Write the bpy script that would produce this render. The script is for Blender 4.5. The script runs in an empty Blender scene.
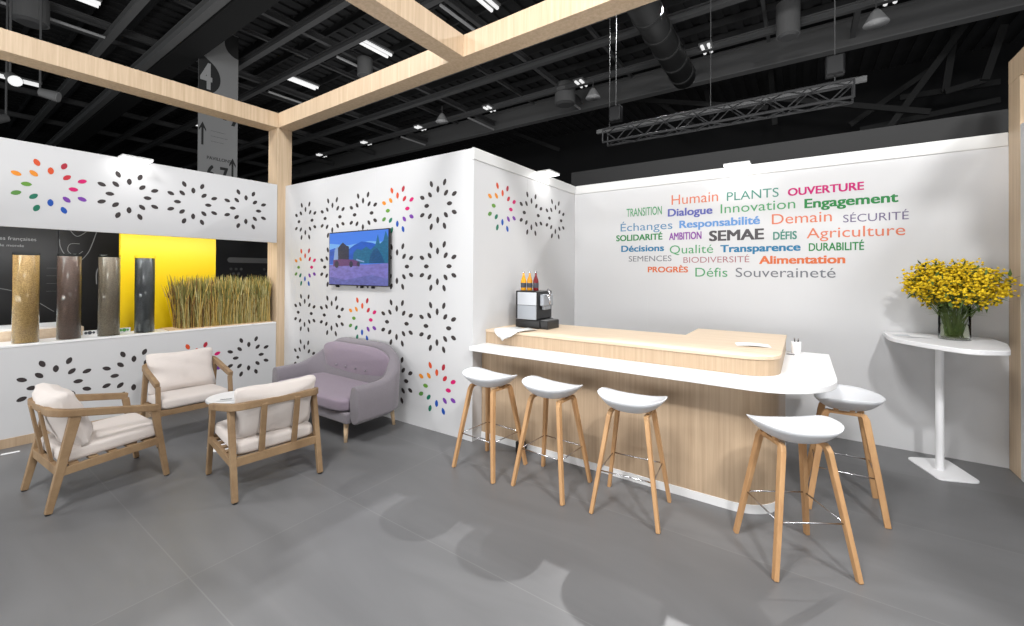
import bpy, bmesh, math, random
from mathutils import Vector, Matrix
random.seed(7)
SC = bpy.context.scene
COL = SC.collection
PI = math.pi
R = math.radians

# ------------------------------------------------------------------ materials
MATS = {}
def mat(name, rgb, rough=.5, metal=0, emit=None, strength=1, trans=0, ior=1.45, bump=0, bscale=40, vary=0, vscale=3, coat=0, sheen=0, spec=.5):
    if name in MATS: return MATS[name]
    m = bpy.data.materials.new(name); m.use_nodes = True
    nt = m.node_tree; b = nt.nodes['Principled BSDF']
    b.inputs['Base Color'].default_value = (*rgb, 1)
    b.inputs['Roughness'].default_value = rough
    b.inputs['Metallic'].default_value = metal
    b.inputs['IOR'].default_value = ior
    b.inputs['Specular IOR Level'].default_value = spec
    b.inputs['Transmission Weight'].default_value = trans
    b.inputs['Coat Weight'].default_value = coat
    b.inputs['Sheen Weight'].default_value = sheen
    if emit:
        b.inputs['Emission Color'].default_value = (*emit, 1); b.inputs['Emission Strength'].default_value = strength
    if vary or bump:
        tc = nt.nodes.new('ShaderNodeTexCoord'); n = nt.nodes.new('ShaderNodeTexNoise')
        n.inputs['Scale'].default_value = vscale; n.inputs['Detail'].default_value = 4
        nt.links.new(tc.outputs['Object'], n.inputs['Vector'])
        if vary:
            mix = nt.nodes.new('ShaderNodeMix'); mix.data_type = 'RGBA'
            mix.inputs['A'].default_value = (*[c*(1-vary) for c in rgb], 1)
            mix.inputs['B'].default_value = (*[min(1, c*(1+vary)) for c in rgb], 1)
            nt.links.new(n.outputs['Fac'], mix.inputs['Factor']); nt.links.new(mix.outputs['Result'], b.inputs['Base Color'])
        if bump:
            n2 = nt.nodes.new('ShaderNodeTexNoise'); n2.inputs['Scale'].default_value = bscale; n2.inputs['Detail'].default_value = 3
            nt.links.new(tc.outputs['Object'], n2.inputs['Vector'])
            bp = nt.nodes.new('ShaderNodeBump'); bp.inputs['Strength'].default_value = bump; bp.inputs['Distance'].default_value = .01
            nt.links.new(n2.outputs['Fac'], bp.inputs['Height']); nt.links.new(bp.outputs['Normal'], b.inputs['Normal'])
    MATS[name] = m
    return m

def wood(name, c1, c2, scale, rough=.45, amount=1.0):
    """grain: noise stretched along the small-scale axis"""
    if name in MATS: return MATS[name]
    m = bpy.data.materials.new(name); m.use_nodes = True
    nt = m.node_tree; b = nt.nodes['Principled BSDF']; b.inputs['Roughness'].default_value = rough
    b.inputs['Specular IOR Level'].default_value = .35
    tc = nt.nodes.new('ShaderNodeTexCoord'); mp = nt.nodes.new('ShaderNodeMapping')
    mp.inputs['Scale'].default_value = scale
    nt.links.new(tc.outputs['Object'], mp.inputs['Vector'])
    n = nt.nodes.new('ShaderNodeTexNoise'); n.inputs['Scale'].default_value = 1; n.inputs['Detail'].default_value = 6; n.inputs['Roughness'].default_value = .65
    nt.links.new(mp.outputs['Vector'], n.inputs['Vector'])
    r = nt.nodes.new('ShaderNodeValToRGB')
    r.color_ramp.elements[0].position = .3; r.color_ramp.elements[0].color = (*c1, 1)
    r.color_ramp.elements[1].position = .72; r.color_ramp.elements[1].color = (*c2, 1)
    nt.links.new(n.outputs['Fac'], r.inputs['Fac']); nt.links.new(r.outputs['Color'], b.inputs['Base Color'])
    MATS[name] = m
    return m

def floor_mat():
    m = bpy.data.materials.new('grey_vinyl'); m.use_nodes = True
    nt = m.node_tree; b = nt.nodes['Principled BSDF']; L = nt.links
    tc = nt.nodes.new('ShaderNodeTexCoord')
    mp = nt.nodes.new('ShaderNodeMapping'); mp.inputs['Location'].default_value = (2.69, -.87, 0)
    L.new(tc.outputs['Object'], mp.inputs['Vector'])
    br = nt.nodes.new('ShaderNodeTexBrick'); br.offset = 0
    br.inputs['Scale'].default_value = 1; br.inputs['Brick Width'].default_value = 7.0; br.inputs['Row Height'].default_value = .955
    br.inputs['Mortar Size'].default_value = .0035; br.inputs['Mortar Smooth'].default_value = .2
    br.inputs['Color1'].default_value = (.148, .148, .151, 1); br.inputs['Color2'].default_value = (.165, .165, .168, 1)
    br.inputs['Mortar'].default_value = (.19, .19, .19, 1)
    L.new(mp.outputs['Vector'], br.inputs['Vector'])
    n = nt.nodes.new('ShaderNodeTexNoise'); n.inputs['Scale'].default_value = .9; n.inputs['Detail'].default_value = 6; n.inputs['Distortion'].default_value = 1.2
    mp2 = nt.nodes.new('ShaderNodeMapping'); mp2.inputs['Scale'].default_value = (.8, 3, 1); mp2.inputs['Rotation'].default_value = (0, 0, .6)
    L.new(tc.outputs['Object'], mp2.inputs['Vector']); L.new(mp2.outputs['Vector'], n.inputs['Vector'])
    mx = nt.nodes.new('ShaderNodeMix'); mx.data_type = 'RGBA'; mx.blend_type = 'MULTIPLY'; mx.inputs['Factor'].default_value = .4
    cr = nt.nodes.new('ShaderNodeValToRGB'); cr.color_ramp.elements[0].position = .35; cr.color_ramp.elements[0].color = (.6, .6, .6, 1)
    cr.color_ramp.elements[1].position = .65; cr.color_ramp.elements[1].color = (1, 1, 1, 1)
    L.new(n.outputs['Fac'], cr.inputs['Fac']); L.new(br.outputs['Color'], mx.inputs['A']); L.new(cr.outputs['Color'], mx.inputs['B'])
    L.new(mx.outputs['Result'], b.inputs['Base Color'])
    rr = nt.nodes.new('ShaderNodeMapRange'); rr.inputs['To Min'].default_value = .34; rr.inputs['To Max'].default_value = .5
    L.new(n.outputs['Fac'], rr.inputs['Value']); L.new(rr.outputs['Result'], b.inputs['Roughness'])
    n3 = nt.nodes.new('ShaderNodeTexNoise'); n3.inputs['Scale'].default_value = 55
    L.new(tc.outputs['Object'], n3.inputs['Vector'])
    bp = nt.nodes.new('ShaderNodeBump'); bp.inputs['Strength'].default_value = .06
    L.new(n3.outputs['Fac'], bp.inputs['Height']); L.new(bp.outputs['Normal'], b.inputs['Normal'])
    return m

def seed_mat(name, dark, light, scale):
    m = bpy.data.materials.new(name); m.use_nodes = True
    nt = m.node_tree; b = nt.nodes['Principled BSDF']; b.inputs['Roughness'].default_value = .45; b.inputs['Coat Weight'].default_value = .7; b.inputs['Coat Roughness'].default_value = .08
    tc = nt.nodes.new('ShaderNodeTexCoord'); v = nt.nodes.new('ShaderNodeTexVoronoi'); v.inputs['Scale'].default_value = scale
    L = nt.links; L.new(tc.outputs['Object'], v.inputs['Vector'])
    mx = nt.nodes.new('ShaderNodeMix'); mx.data_type = 'RGBA'
    mx.inputs['A'].default_value = (*dark, 1); mx.inputs['B'].default_value = (*light, 1)
    sp = nt.nodes.new('ShaderNodeSeparateColor'); L.new(v.outputs['Color'], sp.inputs['Color'])
    L.new(sp.outputs['Red'], mx.inputs['Factor']); L.new(mx.outputs['Result'], b.inputs['Base Color'])
    bp = nt.nodes.new('ShaderNodeBump'); bp.inputs['Strength'].default_value = .5; bp.inputs['Distance'].default_value = .01
    L.new(v.outputs['Distance'], bp.inputs['Height']); L.new(bp.outputs['Normal'], b.inputs['Normal'])
    return m

OAK1, OAK2 = (.50, .365, .235), (.66, .51, .355)
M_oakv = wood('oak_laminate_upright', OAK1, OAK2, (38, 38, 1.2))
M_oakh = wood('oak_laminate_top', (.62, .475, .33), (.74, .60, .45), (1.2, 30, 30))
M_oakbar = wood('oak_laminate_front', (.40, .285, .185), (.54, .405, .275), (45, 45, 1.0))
M_teak = wood('weathered_teak', (.22, .135, .07), (.35, .235, .13), (6, 6, 6), .55)
M_ash = wood('honey_ash', (.44, .235, .105), (.60, .36, .175), (14, 14, 3), .45)
M_white = mat('white_board', (.60, .60, .605), .55, spec=.3)
M_whitetrim = mat('white_lacquer_edge', (.64, .64, .63), .45)
M_gloss = mat('white_solid_surface', (.82, .82, .82), .3)
M_shell = mat('white_plastic_shell', (.64, .65, .67), .38)
M_tablew = mat('white_powder_coat', (.84, .84, .85), .35)
M_black = mat('black_plastic', (.012, .012, .013), .3)
M_chrome = mat('brushed_chrome', (.6, .6, .62), .25, 1)
M_cloth = mat('cream_canvas', (.66, .60, .56), .9, bump=.25, bscale=160, vary=.05, vscale=6, sheen=.2)
M_sofa = mat('lilac_grey_weave', (.222, .20, .222), .95, bump=.35, bscale=220, vary=.14, vscale=90, sheen=.3)
M_sofaseat = mat('lilac_weave', (.28, .225, .28), .95, bump=.35, bscale=220, vary=.12, vscale=90, sheen=.3)
M_pale = mat('pale_beech', (.62, .45, .28), .5)
M_steel = mat('dark_roof_steel', (.10, .10, .101), .6)
M_steel2 = mat('grey_roof_steel', (.17, .17, .17), .6)
M_deck = mat('black_roof_deck', (.035, .035, .036), .8, vary=.4, vscale=2)
M_fabric = mat('black_stage_cloth', (.018, .018, .019), .9)
M_tube = mat('fluorescent_tube', (.5, .5, .5), .4, emit=(1, 1, 1), strength=.9)
M_lens = mat('led_lens', (.9, .9, .9), .3, emit=(1, .99, .97), strength=5)
M_seedprint = mat('brown_print', (.034, .026, .026), .6)
M_glass = mat('clear_glass', (.95, 1, .98), .02, trans=1, ior=1.45)
M_paper = mat('white_paper', (.8, .8, .8), .6)

# ------------------------------------------------------------------ mesh building
def new_bm(): return bmesh.new()
def obj(name, bm, mats, parent=None, bevel=0, smooth=False, seg=2):
    me = bpy.data.meshes.new(name)
    bmesh.ops.recalc_face_normals(bm, faces=bm.faces[:])
    bm.to_mesh(me); bm.free()
    o = bpy.data.objects.new(name, me)
    if not isinstance(mats, (list, tuple)): mats = [mats]
    for m in mats: me.materials.append(m)
    COL.objects.link(o)
    if parent: o.parent = parent
    if smooth:
        for p in me.polygons: p.use_smooth = True
    if bevel:
        b = o.modifiers.new('bevel', 'BEVEL'); b.width = bevel; b.segments = seg; b.limit_method = 'ANGLE'; b.angle_limit = R(40)
        b.harden_normals = False
    return o
def box(bm, x0, x1, y0, y1, z0, z1, mi=0):
    vs = [bm.verts.new(p) for p in ((x0,y0,z0),(x1,y0,z0),(x1,y1,z0),(x0,y1,z0),(x0,y0,z1),(x1,y0,z1),(x1,y1,z1),(x0,y1,z1))]
    for f in ((0,3,2,1),(4,5,6,7),(0,1,5,4),(1,2,6,5),(2,3,7,6),(3,0,4,7)):
        bm.faces.new([vs[i] for i in f]).material_index = mi
def prism(bm, pts, z0, z1, mi=0):
    a = [bm.verts.new((x, y, z0)) for x, y in pts]; b = [bm.verts.new((x, y, z1)) for x, y in pts]
    n = len(pts)
    bm.faces.new(a[::-1]).material_index = mi; bm.faces.new(b).material_index = mi
    for i in range(n): bm.faces.new((a[i], a[(i+1) % n], b[(i+1) % n], b[i])).material_index = mi
def bar(bm, p0, p1, w, t, ref=(0, 0, 1), w1=None, t1=None, mi=0):
    """box from p0 to p1; w across (perp. to ref), t along ref"""
    p0 = Vector(p0); p1 = Vector(p1); d = (p1-p0).normalized(); ref = Vector(ref)
    if abs(d.dot(ref)) > .98: ref = Vector((0, 1, 0)) if abs(d.y) < .9 else Vector((1, 0, 0))
    s = d.cross(ref).normalized(); u = s.cross(d).normalized()
    w1 = w if w1 is None else w1; t1 = t if t1 is None else t1
    vs = []
    for p, ww, tt in ((p0, w, t), (p1, w1, t1)):
        for a, b in ((-1,-1),(1,-1),(1,1),(-1,1)): vs.append(bm.verts.new(p+s*a*ww/2+u*b*tt/2))
    for f in ((0,3,2,1),(4,5,6,7),(0,1,5,4),(1,2,6,5),(2,3,7,6),(3,0,4,7)):
        bm.faces.new([vs[i] for i in f]).material_index = mi
def tube(bm, pts, r, n=10, mi=0, r1=None, cap=True):
    pts = [Vector(p) for p in pts]; rings = []; prev = None
    for i, p in enumerate(pts):
        t = (pts[min(i+1, len(pts)-1)]-pts[max(i-1, 0)]).normalized()
        ref = prev if prev else (Vector((0,0,1)) if abs(t.z) < .9 else Vector((1,0,0)))
        s = t.cross(ref).normalized(); u = s.cross(t).normalized(); prev = u
        rr = r if r1 is None else r+(r1-r)*i/(len(pts)-1)
        rings.append([bm.verts.new(p+(s*math.cos(2*PI*k/n)+u*math.sin(2*PI*k/n))*rr) for k in range(n)])
    for a, b in zip(rings, rings[1:]):
        for k in range(n): bm.faces.new((a[k], a[(k+1) % n], b[(k+1) % n], b[k])).material_index = mi
    if cap:
        bm.faces.new(rings[0][::-1]).material_index = mi; bm.faces.new(rings[-1]).material_index = mi
def lathe(bm, prof, c=(0, 0, 0), n=24, mi=0, capb=True, capt=True):
    rings = [[bm.verts.new((c[0]+r*math.cos(2*PI*k/n), c[1]+r*math.sin(2*PI*k/n), c[2]+z)) for k in range(n)] for r, z in prof]
    for a, b in zip(rings, rings[1:]):
        for k in range(n): bm.faces.new((a[k], a[(k+1) % n], b[(k+1) % n], b[k])).material_index = mi
    if capb: bm.faces.new(rings[0][::-1]).material_index = mi
    if capt: bm.faces.new(rings[-1]).material_index = mi
def sweep(bm, path, w, h, ref=(0, 0, 1), mi=0, ws=None, hs=None):
    """rectangular section along path; w across ref, h along ref"""
    path = [Vector(p) for p in path]; ref = Vector(ref); rings = []
    for i, p in enumerate(path):
        t = (path[min(i+1, len(path)-1)]-path[max(i-1, 0)]).normalized()
        s = t.cross(ref).normalized(); u = s.cross(t).normalized()
        ww = ws[i] if ws else w; hh = hs[i] if hs else h
        # mitre
        if 0 < i < len(path)-1:
            a = (path[i]-path[i-1]).normalized(); c = max(.5, a.dot(t)); ms = 1/c
        else: ms = 1
        rings.append([bm.verts.new(p+s*a_*ww*ms/2+u*b_*hh/2) for a_, b_ in ((-1,-1),(1,-1),(1,1),(-1,1))])
    for a, b in zip(rings, rings[1:]):
        for k in range(4): bm.faces.new((a[k], a[(k+1) % 4], b[(k+1) % 4], b[k])).material_index = mi
    bm.faces.new(rings[0][::-1]); bm.faces.new(rings[-1])
def pillow(bm, c, sx, sy, sz, n=5, rot=None, puff=.35, cuts=10, seed=1, wr=.0):
    """soft box: superellipsoid half sizes sx, sy, sz, thinner towards its rim"""
    t = bmesh.new(); bmesh.ops.create_cube(t, size=2); bmesh.ops.subdivide_edges(t, edges=t.edges[:], cuts=cuts, use_grid_fill=True)
    M = rot if rot else Matrix.Identity(3); rnd = random.Random(seed); ph = [rnd.uniform(0, 6) for _ in range(6)]
    mp = {}
    for v in t.verts:
        x, y, z = v.co
        k = (abs(x)**n+abs(y)**n+abs(z)**n)**(1/n)
        x, y, z = x/k, y/k, z/k
        e = max(abs(x), abs(y))
        zz = z*(1-puff*e**3)
        w = wr*(math.sin(5*x+ph[0]+2*y)*math.sin(4*y+ph[1])+.5*math.sin(11*x+ph[2])*math.sin(9*y+ph[3]))
        q = Vector((x*sx, y*sy, zz*sz+w*(1 if z > 0 else -.3)))
        mp[v] = bm.verts.new(M @ q+Vector(c))
    for f in t.faces: bm.faces.new([mp[v] for v in f.verts])
    t.free()
def cushion(bm, c, sx, sy, sz, rot=None, cuts=14, seed=1, wr=0., corner=.0, edge=.25, n=9):
    """flat squarish cushion with soft edges; corner > 0 pulls the corners out to points"""
    t = bmesh.new(); bmesh.ops.create_cube(t, size=2); bmesh.ops.subdivide_edges(t, edges=t.edges[:], cuts=cuts, use_grid_fill=True)
    M = rot if rot else Matrix.Identity(3); rnd = random.Random(seed); ph = [rnd.uniform(0, 6) for _ in range(6)]; mp = {}
    for v in t.verts:
        x, y, z = v.co
        k = (abs(x)**n+abs(y)**n)**(1/n) if max(abs(x), abs(y)) > 0 else 1
        m = max(abs(x), abs(y)); x2, y2 = (x/k*m, y/k*m) if k else (x, y)
        th = edge+(1-edge)*(1-abs(x)**4)**.5*(1-abs(y)**4)**.5
        sh = 1-(.05 if edge > .4 else .02)*abs(z)**4
        pull = 1+corner*(abs(x*y))**2-corner*.5*m**2
        w = wr*(math.sin(4*x+ph[0]+3*y)*math.sin(5*y+ph[1])+.6*math.sin(9*x+ph[2]+5*y)*math.sin(7*y+ph[3]-4*x))
        q = Vector((x2*sx*sh*pull, y2*sy*sh*pull, z*sz*th+w*z)); mp[v] = bm.verts.new(M @ q+Vector(c))
    for f in t.faces: bm.faces.new([mp[v] for v in f.verts])
    t.free()
def arc(cx, cy, r, a0, a1, n=10):
    return [(cx+r*math.cos(R(a0+(a1-a0)*i/n)), cy+r*math.sin(R(a0+(a1-a0)*i/n))) for i in range(n+1)]

def tag(o, label, cat, group=None, kind=None):
    o['label'] = label; o['category'] = cat
    if group: o['group'] = group
    if kind: o['kind'] = kind
    return o
def thing(name, label, cat, loc=(0, 0, 0), rz=0, group=None):
    o = bpy.data.objects.new(name, None); COL.objects.link(o); o.empty_display_size = .1
    o.location = loc; o.rotation_euler = (0, 0, rz)
    return tag(o, label, cat, group)
def struct(name, bm, m, **k):
    o = obj(name, bm, m, **k); o['kind'] = 'structure'; return o
def dup(root, loc, rz, label, group=None):
    def cp(o, par):
        c = o.copy(); COL.objects.link(c); c.parent = par
        for ch in list(o.children): cp(ch, c)
        return c
    r = cp(root, None); r.location = loc; r.rotation_euler = (0, 0, rz); r['label'] = label
    if group: r['group'] = group
    return r

# ------------------------------------------------------------------ dimensions
XL, YB, XR = -6.02, 5.335, 1.435          # left wall face, back wall face, right wall face
XS = -2.63                                # side wall face
ZT = 2.85                                 # wall tops
ZL, ZU = .94, 2.04                        # opening of the left wall
BZ0, BZ1 = 3.645, 3.85                    # overhead beams

# ------------------------------------------------------------------ the setting
bm = new_bm(); box(bm, -42, 14, -8, 30, -.1, 0); struct('floor', bm, floor_mat())

# left wall: lower part with ledge, upper panel
bm = new_bm(); box(bm, XL-.34, XL, -1.6, 2.93, 0, ZL-.02); 
for y in (1.72,): box(bm, XL-.001, XL+.0008, y, y+.004, .1, ZL-.02)
wl = struct('wall_left', bm, M_white)
bm = new_bm(); box(bm, XL-.36, XL+.006, -1.6, 2.93, ZL-.02, ZL); o = obj('ledge', bm, M_gloss, wl, bevel=.003); o['label'] = 'glossy white ledge on top of the low wall'
bm = new_bm(); box(bm, XL-.05, XL, -1.6, 2.93, ZU, ZT); wu = struct('wall_upper', bm, M_white)
bm = new_bm(); box(bm, XL, XL+.012, -1.6, 2.93, 0, .085); struct('baseboard_left', bm, M_oakbar)

# posts and beams of the timber frame
bm = new_bm(); box(bm, XL-.27, XL, 2.935, 3.13, 0, BZ0); struct('trim_1', bm, M_oakv, bevel=.004)
bm = new_bm(); box(bm, XL-.27, XL, -1.6, 2.934, BZ0, BZ1); struct('trim_2', bm, M_oakv, bevel=.003)
bm = new_bm(); box(bm, XL-.27, 1.62, 2.935, 3.13, BZ0, BZ1); struct('trim_3', bm, M_oakv, bevel=.003)
bm = new_bm(); box(bm, -2.785, -2.60, -1.6, 2.934, BZ0, BZ1); struct('trim_4', bm, M_oakv, bevel=.003)
bm = new_bm(); box(bm, XR, XR+.22, 5.10, 5.33, 0, 3.25); struct('trim_5', bm, M_oakv, bevel=.004)
bm = new_bm(); box(bm, XR, XR+.22, 3.14, 5.33, 3.25, 3.45); struct('trim_6', bm, M_oakv, bevel=.004)
bm = new_bm(); box(bm, XR+.001, XR+.1, 2.4, 5.095, 0, ZT); struct('wall_right', bm, M_white)

# television wall, slightly turned
TV_ANG = math.atan((3.13-3.045)/3.39)
bm = new_bm(); box(bm, -3.41, 0, 0, .12, 0, ZT)
for x in (-2.42, -1.46): box(bm, x, x+.004, -.0006, .001, 0, ZT)
wt = struct('wall_television', bm, M_white); wt.location = (XS, 3.13, 0); wt.rotation_euler.z = TV_ANG
# side wall and back wall with trim strips along the top
bm = new_bm(); box(bm, XS-.12, XS, 3.135, YB, 0, ZT)
for y in (4.1,): box(bm, XS, XS+.0008, y, y+.004, 1.05, ZT-.1)
ws = struct('wall_side', bm, M_white)
bm = new_bm(); box(bm, XS-.02, XS+.008, 3.125, YB, ZT-.11, ZT+.004); struct('trim_7', bm, M_whitetrim, bevel=.002)
bm = new_bm(); box(bm, XS, XR+.2, YB, YB+.12, 0, ZT)
for x in (-1.62, -.62, .37, 1.05): box(bm, x, x+.004, YB-.0008, YB, 0, ZT-.1)
wb = struct('wall_back', bm, M_white)
bm = new_bm(); box(bm, XS+.02, XR-.002, YB-.008, YB+.02, ZT-.11, ZT+.004); struct('trim_8', bm, M_whitetrim, bevel=.002)

# ------------------------------------------------------------------ printed seed rosettes
def srgb(r, g, b): return tuple((c/255/12.92 if c/255 <= .04045 else ((c/255+.055)/1.055)**2.4) for c in (r, g, b))
RB = {'orange_red': (205,75,30), 'crimson': (185,35,50), 'magenta': (200,0,100), 'violet': (115,55,155), 'blue': (15,75,165), 'teal': (20,110,85), 'green': (95,145,50), 'amber': (222,135,28), 'dark_red': (165,30,50), 'leaf': (85,135,60)}
RBM = {k: mat('print_'+k, srgb(*v), .55) for k, v in RB.items()}
INNER = ['orange_red', 'crimson', 'magenta', 'violet', 'blue', 'teal', 'green', 'amber']
OUTER = ['dark_red', 'magenta', 'violet', 'blue', 'teal', 'leaf', 'amber', 'orange_red']
def rosette(parent, origin, ux, nrm, colour=False, k=1.0):
    """flat print: ux = horizontal direction as seen, nrm = wall normal"""
    bm = new_bm(); ux = Vector(ux); uz = Vector((0, 0, 1)); nrm = Vector(nrm)
    names = list(RBM) if colour else []
    def seed(r, a, mi):
        d = ux*math.sin(a)+uz*math.cos(a); s = ux*math.cos(a)-uz*math.sin(a)
        c = d*r*k
        vs = []
        for i in range(16):
            t = 2*PI*i/16; cx = math.cos(t); sy = math.sin(t)
            vs.append(bm.verts.new(c+d*cx*.035*k+s*sy*.021*k*(1-.25*abs(cx)**3)))
        bm.faces.new(vs).material_index = mi
    for i in range(8):
        seed(.155, i*PI/4, names.index(INNER[i]) if colour else 0)
        seed(.236, i*PI/4+R(22.3), names.index(OUTER[i]) if colour else 0)
    o = obj('printed_rosette', bm, [RBM[n] for n in names] if colour else M_seedprint, parent)
    o.location = Vector(origin)+nrm*.0012
    o['label'] = 'rainbow coloured seed rosette' if colour else 'dark brown seed rosette'
for i, y in enumerate((.79, 1.37, 1.953, 2.533)): rosette(wu, (XL, y, 2.45), (0, 1, 0), (1, 0, 0), i == 0)
for i, y in enumerate((.84, 1.424, 2.003, 2.583)): rosette(wl, (XL, y, .518), (0, 1, 0), (1, 0, 0), i == 2)
for c, x in enumerate((-5.655, -5.01, -4.37, -3.745, -3.115)):
    for r_, z in enumerate((2.34, 1.70, 1.07, .44)):
        k = 3.196/(3.135-.0251*x)
        rosette(wt, ((x*k-XS)/math.cos(TV_ANG), 0, 1.632+(z-1.632)*k), (1, 0, 0), (0, -1, 0), (r_, c) in ((0, 3), (1, 0), (2, 2), (3, 4)), 1.03*k)
for i, y in enumerate((3.607, 4.186, 4.768)): rosette(ws, (XS, y, 2.33), (0, 1, 0), (1, 0, 0), i == 0)

# ------------------------------------------------------------------ lettering
def text_mesh(s, bold=0.0):
    cu = bpy.data.curves.new('t', 'FONT'); cu.body = s; cu.size = 1; cu.offset = bold; cu.resolution_u = 4; cu.fill_mode = 'FRONT'
    o = bpy.data.objects.new('t', cu); COL.objects.link(o)
    dg = bpy.context.evaluated_depsgraph_get(); dg.update()
    me = bpy.data.meshes.new_from_object(o.evaluated_get(dg))
    bpy.data.objects.remove(o); bpy.data.curves.remove(cu)
    return me
CAPH = {}
def cap_height(bold):
    if bold not in CAPH:
        me = text_mesh('H', bold); CAPH[bold] = (min(v.co.y for v in me.vertices), max(v.co.y for v in me.vertices))
    return CAPH[bold]
def lettering(name, s, m, O, ux, uy, width, cap, bold=0.0, parent=None, off=.0015):
    """text whose baseline starts at O, runs along ux for width, capitals cap high along uy"""
    me = text_mesh(s, 0); bb = bold; bold = 0; O = Vector(O)
    if bb:
        b2 = bmesh.new(); k_ = 0
        for dx in (-bb, 0, bb):
            for dy in (-bb*.55, bb*.55):
                m2 = me.copy(); m2.transform(Matrix.Translation((dx, dy, .00015*k_))); k_ += 1; b2.from_mesh(m2); bpy.data.meshes.remove(m2)
        b2.to_mesh(me); b2.free()
    ux = Vector(ux); uy = Vector(uy); n = ux.cross(uy)
    x0 = min(v.co.x for v in me.vertices); x1 = max(v.co.x for v in me.vertices); b0, b1 = cap_height(bold)
    sx = width/(x1-x0); sy = cap/(b1-b0)
    for v in me.vertices: v.co = ux*((v.co.x-x0)*sx)+uy*((v.co.y-b0)*sy)+ux.cross(uy)*v.co.z
    me.name = name; me.materials.clear(); me.materials.append(m)
    o = bpy.data.objects.new(name, me); COL.objects.link(o); o.location = O+n*off
    if parent: o.parent = parent
    return o
# camera constants (used only to turn readings on the photograph into points on the real wall)
F_, PX_, PY_, YAW, PITCH, ROLL, HC = 419.6, 512, 270.66, .6064, .0062, .0053, 1.6321
fw = Vector((-math.sin(YAW), math.cos(YAW), 0)); rt = Vector((math.cos(YAW), math.sin(YAW), 0)); up = Vector((0, 0, 1))
f2 = fw*math.cos(PITCH)+up*math.sin(PITCH); u2 = up*math.cos(PITCH)-fw*math.sin(PITCH)
r3 = rt*math.cos(ROLL)+u2*math.sin(ROLL); u3 = u2*math.cos(ROLL)-rt*math.sin(ROLL)
def un(u, v, ax, val):
    d = f2+r3*((u-PX_)/F_)-u3*((v-PY_)/F_); c = Vector((0, 0, HC)); return c+d*((val-c[ax])/d[ax])

WORDS = [('Humain',229,144,378,31,'orange',0),('PLANTS',406,131,572,27,'teal',0),('OUVERTURE',601,115,845,23,'magenta',.03),
('TRANSITION',85,182,198,25,'green',.012),('Dialogue',217,181,360,23,'indigo',.03),('Innovation',386,171,625,29,'green',0),('Engagement',654,154,955,28,'deep_green',.03),
('Échanges',66,229,232,24,'steel_blue',0),('Responsabilité',254,218,512,23,'sky_blue',.03),('Demain',550,206,742,32,'orange',0),('SÉCURITÉ',778,200,988,24,'mauve',0),
('SOLIDARITÉ',52,260,200,18,'deep_green',.03),('AMBITION',221,256,325,22,'purple',.03),('SEMAE',349,259,525,31,'charcoal',.035),('DÉFIS',554,255,630,24,'teal',.03),('Agriculture',661,251,977,32,'orange',0),
('Décisions',68,294,205,19,'sea_blue',.03),('Qualité',223,300,362,26,'green',0),('Transparence',385,295,642,22,'sea_blue',.035),('DURABILITÉ',668,291,845,24,'deep_green',.02),
('SEMENCES',92,325,229,17,'grey',0),('BIODIVERSITÉ',267,329,478,18,'rose',0),('Alimentation',509,332,785,24,'bright_orange',.035),
('PROGRÈS',153,359,282,17,'bright_orange',.03),('Défis',305,373,408,28,'green',0),('Souveraineté',434,374,754,29,'grey',0)]
WC = {'orange': (205,115,85), 'teal': (70,130,115), 'magenta': (185,20,105), 'green': (80,150,100), 'indigo': (90,95,165), 'deep_green': (40,125,65), 'steel_blue': (85,130,165),
 'sky_blue': (95,140,195), 'mauve': (105,95,125), 'purple': (130,70,150), 'charcoal': (75,72,75), 'sea_blue': (40,115,155), 'grey': (110,112,118), 'rose': (160,110,115), 'bright_orange': (205,105,60)}
WM = {k: mat('letter_'+k, srgb(*v), .6) for k, v in WC.items()}
for s, x0, yb, x1, cap, c, bold in WORDS:
    a = un(600+x0/3.2, 160+yb/3.2, 1, YB); e = un(600+x1/3.2, 160+yb/3.2, 1, YB)
    t = un(600+x0/3.2, 160+(yb-cap)/3.2, 1, YB)
    o = lettering('printed_word', s, WM[c], (a.x, YB, a.z), (1, 0, 0), (0, 0, 1), e.x-a.x, t.z-a.z, bold, wb)
    o['label'] = c.replace('_', ' ')+' word '+s+' printed on the wall'

# ------------------------------------------------------------------ television
tv = thing('television', 'flat black television on the rosette wall showing a harvester in a lilac field', 'television', (-4.335, 3.09-.012, 1.80), TV_ANG)
TW, TH = .558, .328
bm = new_bm(); box(bm, -TW, TW, -.045, -.02, -TH, TH); box(bm, -.4, .4, -.02, .003, -.25, .25); obj('casing', bm, M_black, tv, bevel=.004)
bm = new_bm(); box(bm, -.2, .2, .0, .006, -.3, .3)
for x in (-.42, .05, .25): box(bm, x-.012, x+.012, -.03, .0, -TH-.025, -TH+.05)
obj('wall_bracket', bm, M_black, tv)
def emat(n, rgb, s=1.0, nz=0):
    m = mat(n, (0, 0, 0), .3, emit=srgb(*rgb), strength=s)
    if nz:
        nt = m.node_tree; b = nt.nodes['Principled BSDF']; tc = nt.nodes.new('ShaderNodeTexCoord'); t = nt.nodes.new('ShaderNodeTexNoise'); t.inputs['Scale'].default_value = nz; t.inputs['Detail'].default_value = 5
        mp = nt.nodes.new('ShaderNodeMapping'); mp.inputs['Scale'].default_value = (1, 1, 2.2); mx = nt.nodes.new('ShaderNodeMix'); mx.data_type = 'RGBA'
        c = srgb(*rgb); mx.inputs['A'].default_value = (*[k*.55 for k in c], 1); mx.inputs['B'].default_value = (*[min(1, k*1.5) for k in c], 1)
        nt.links.new(tc.outputs['Object'], mp.inputs['Vector']); nt.links.new(mp.outputs['Vector'], t.inputs['Vector']); nt.links.new(t.outputs['Fac'], mx.inputs['Factor']); nt.links.new(mx.outputs['Result'], b.inputs['Emission Color'])
    return m
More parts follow.
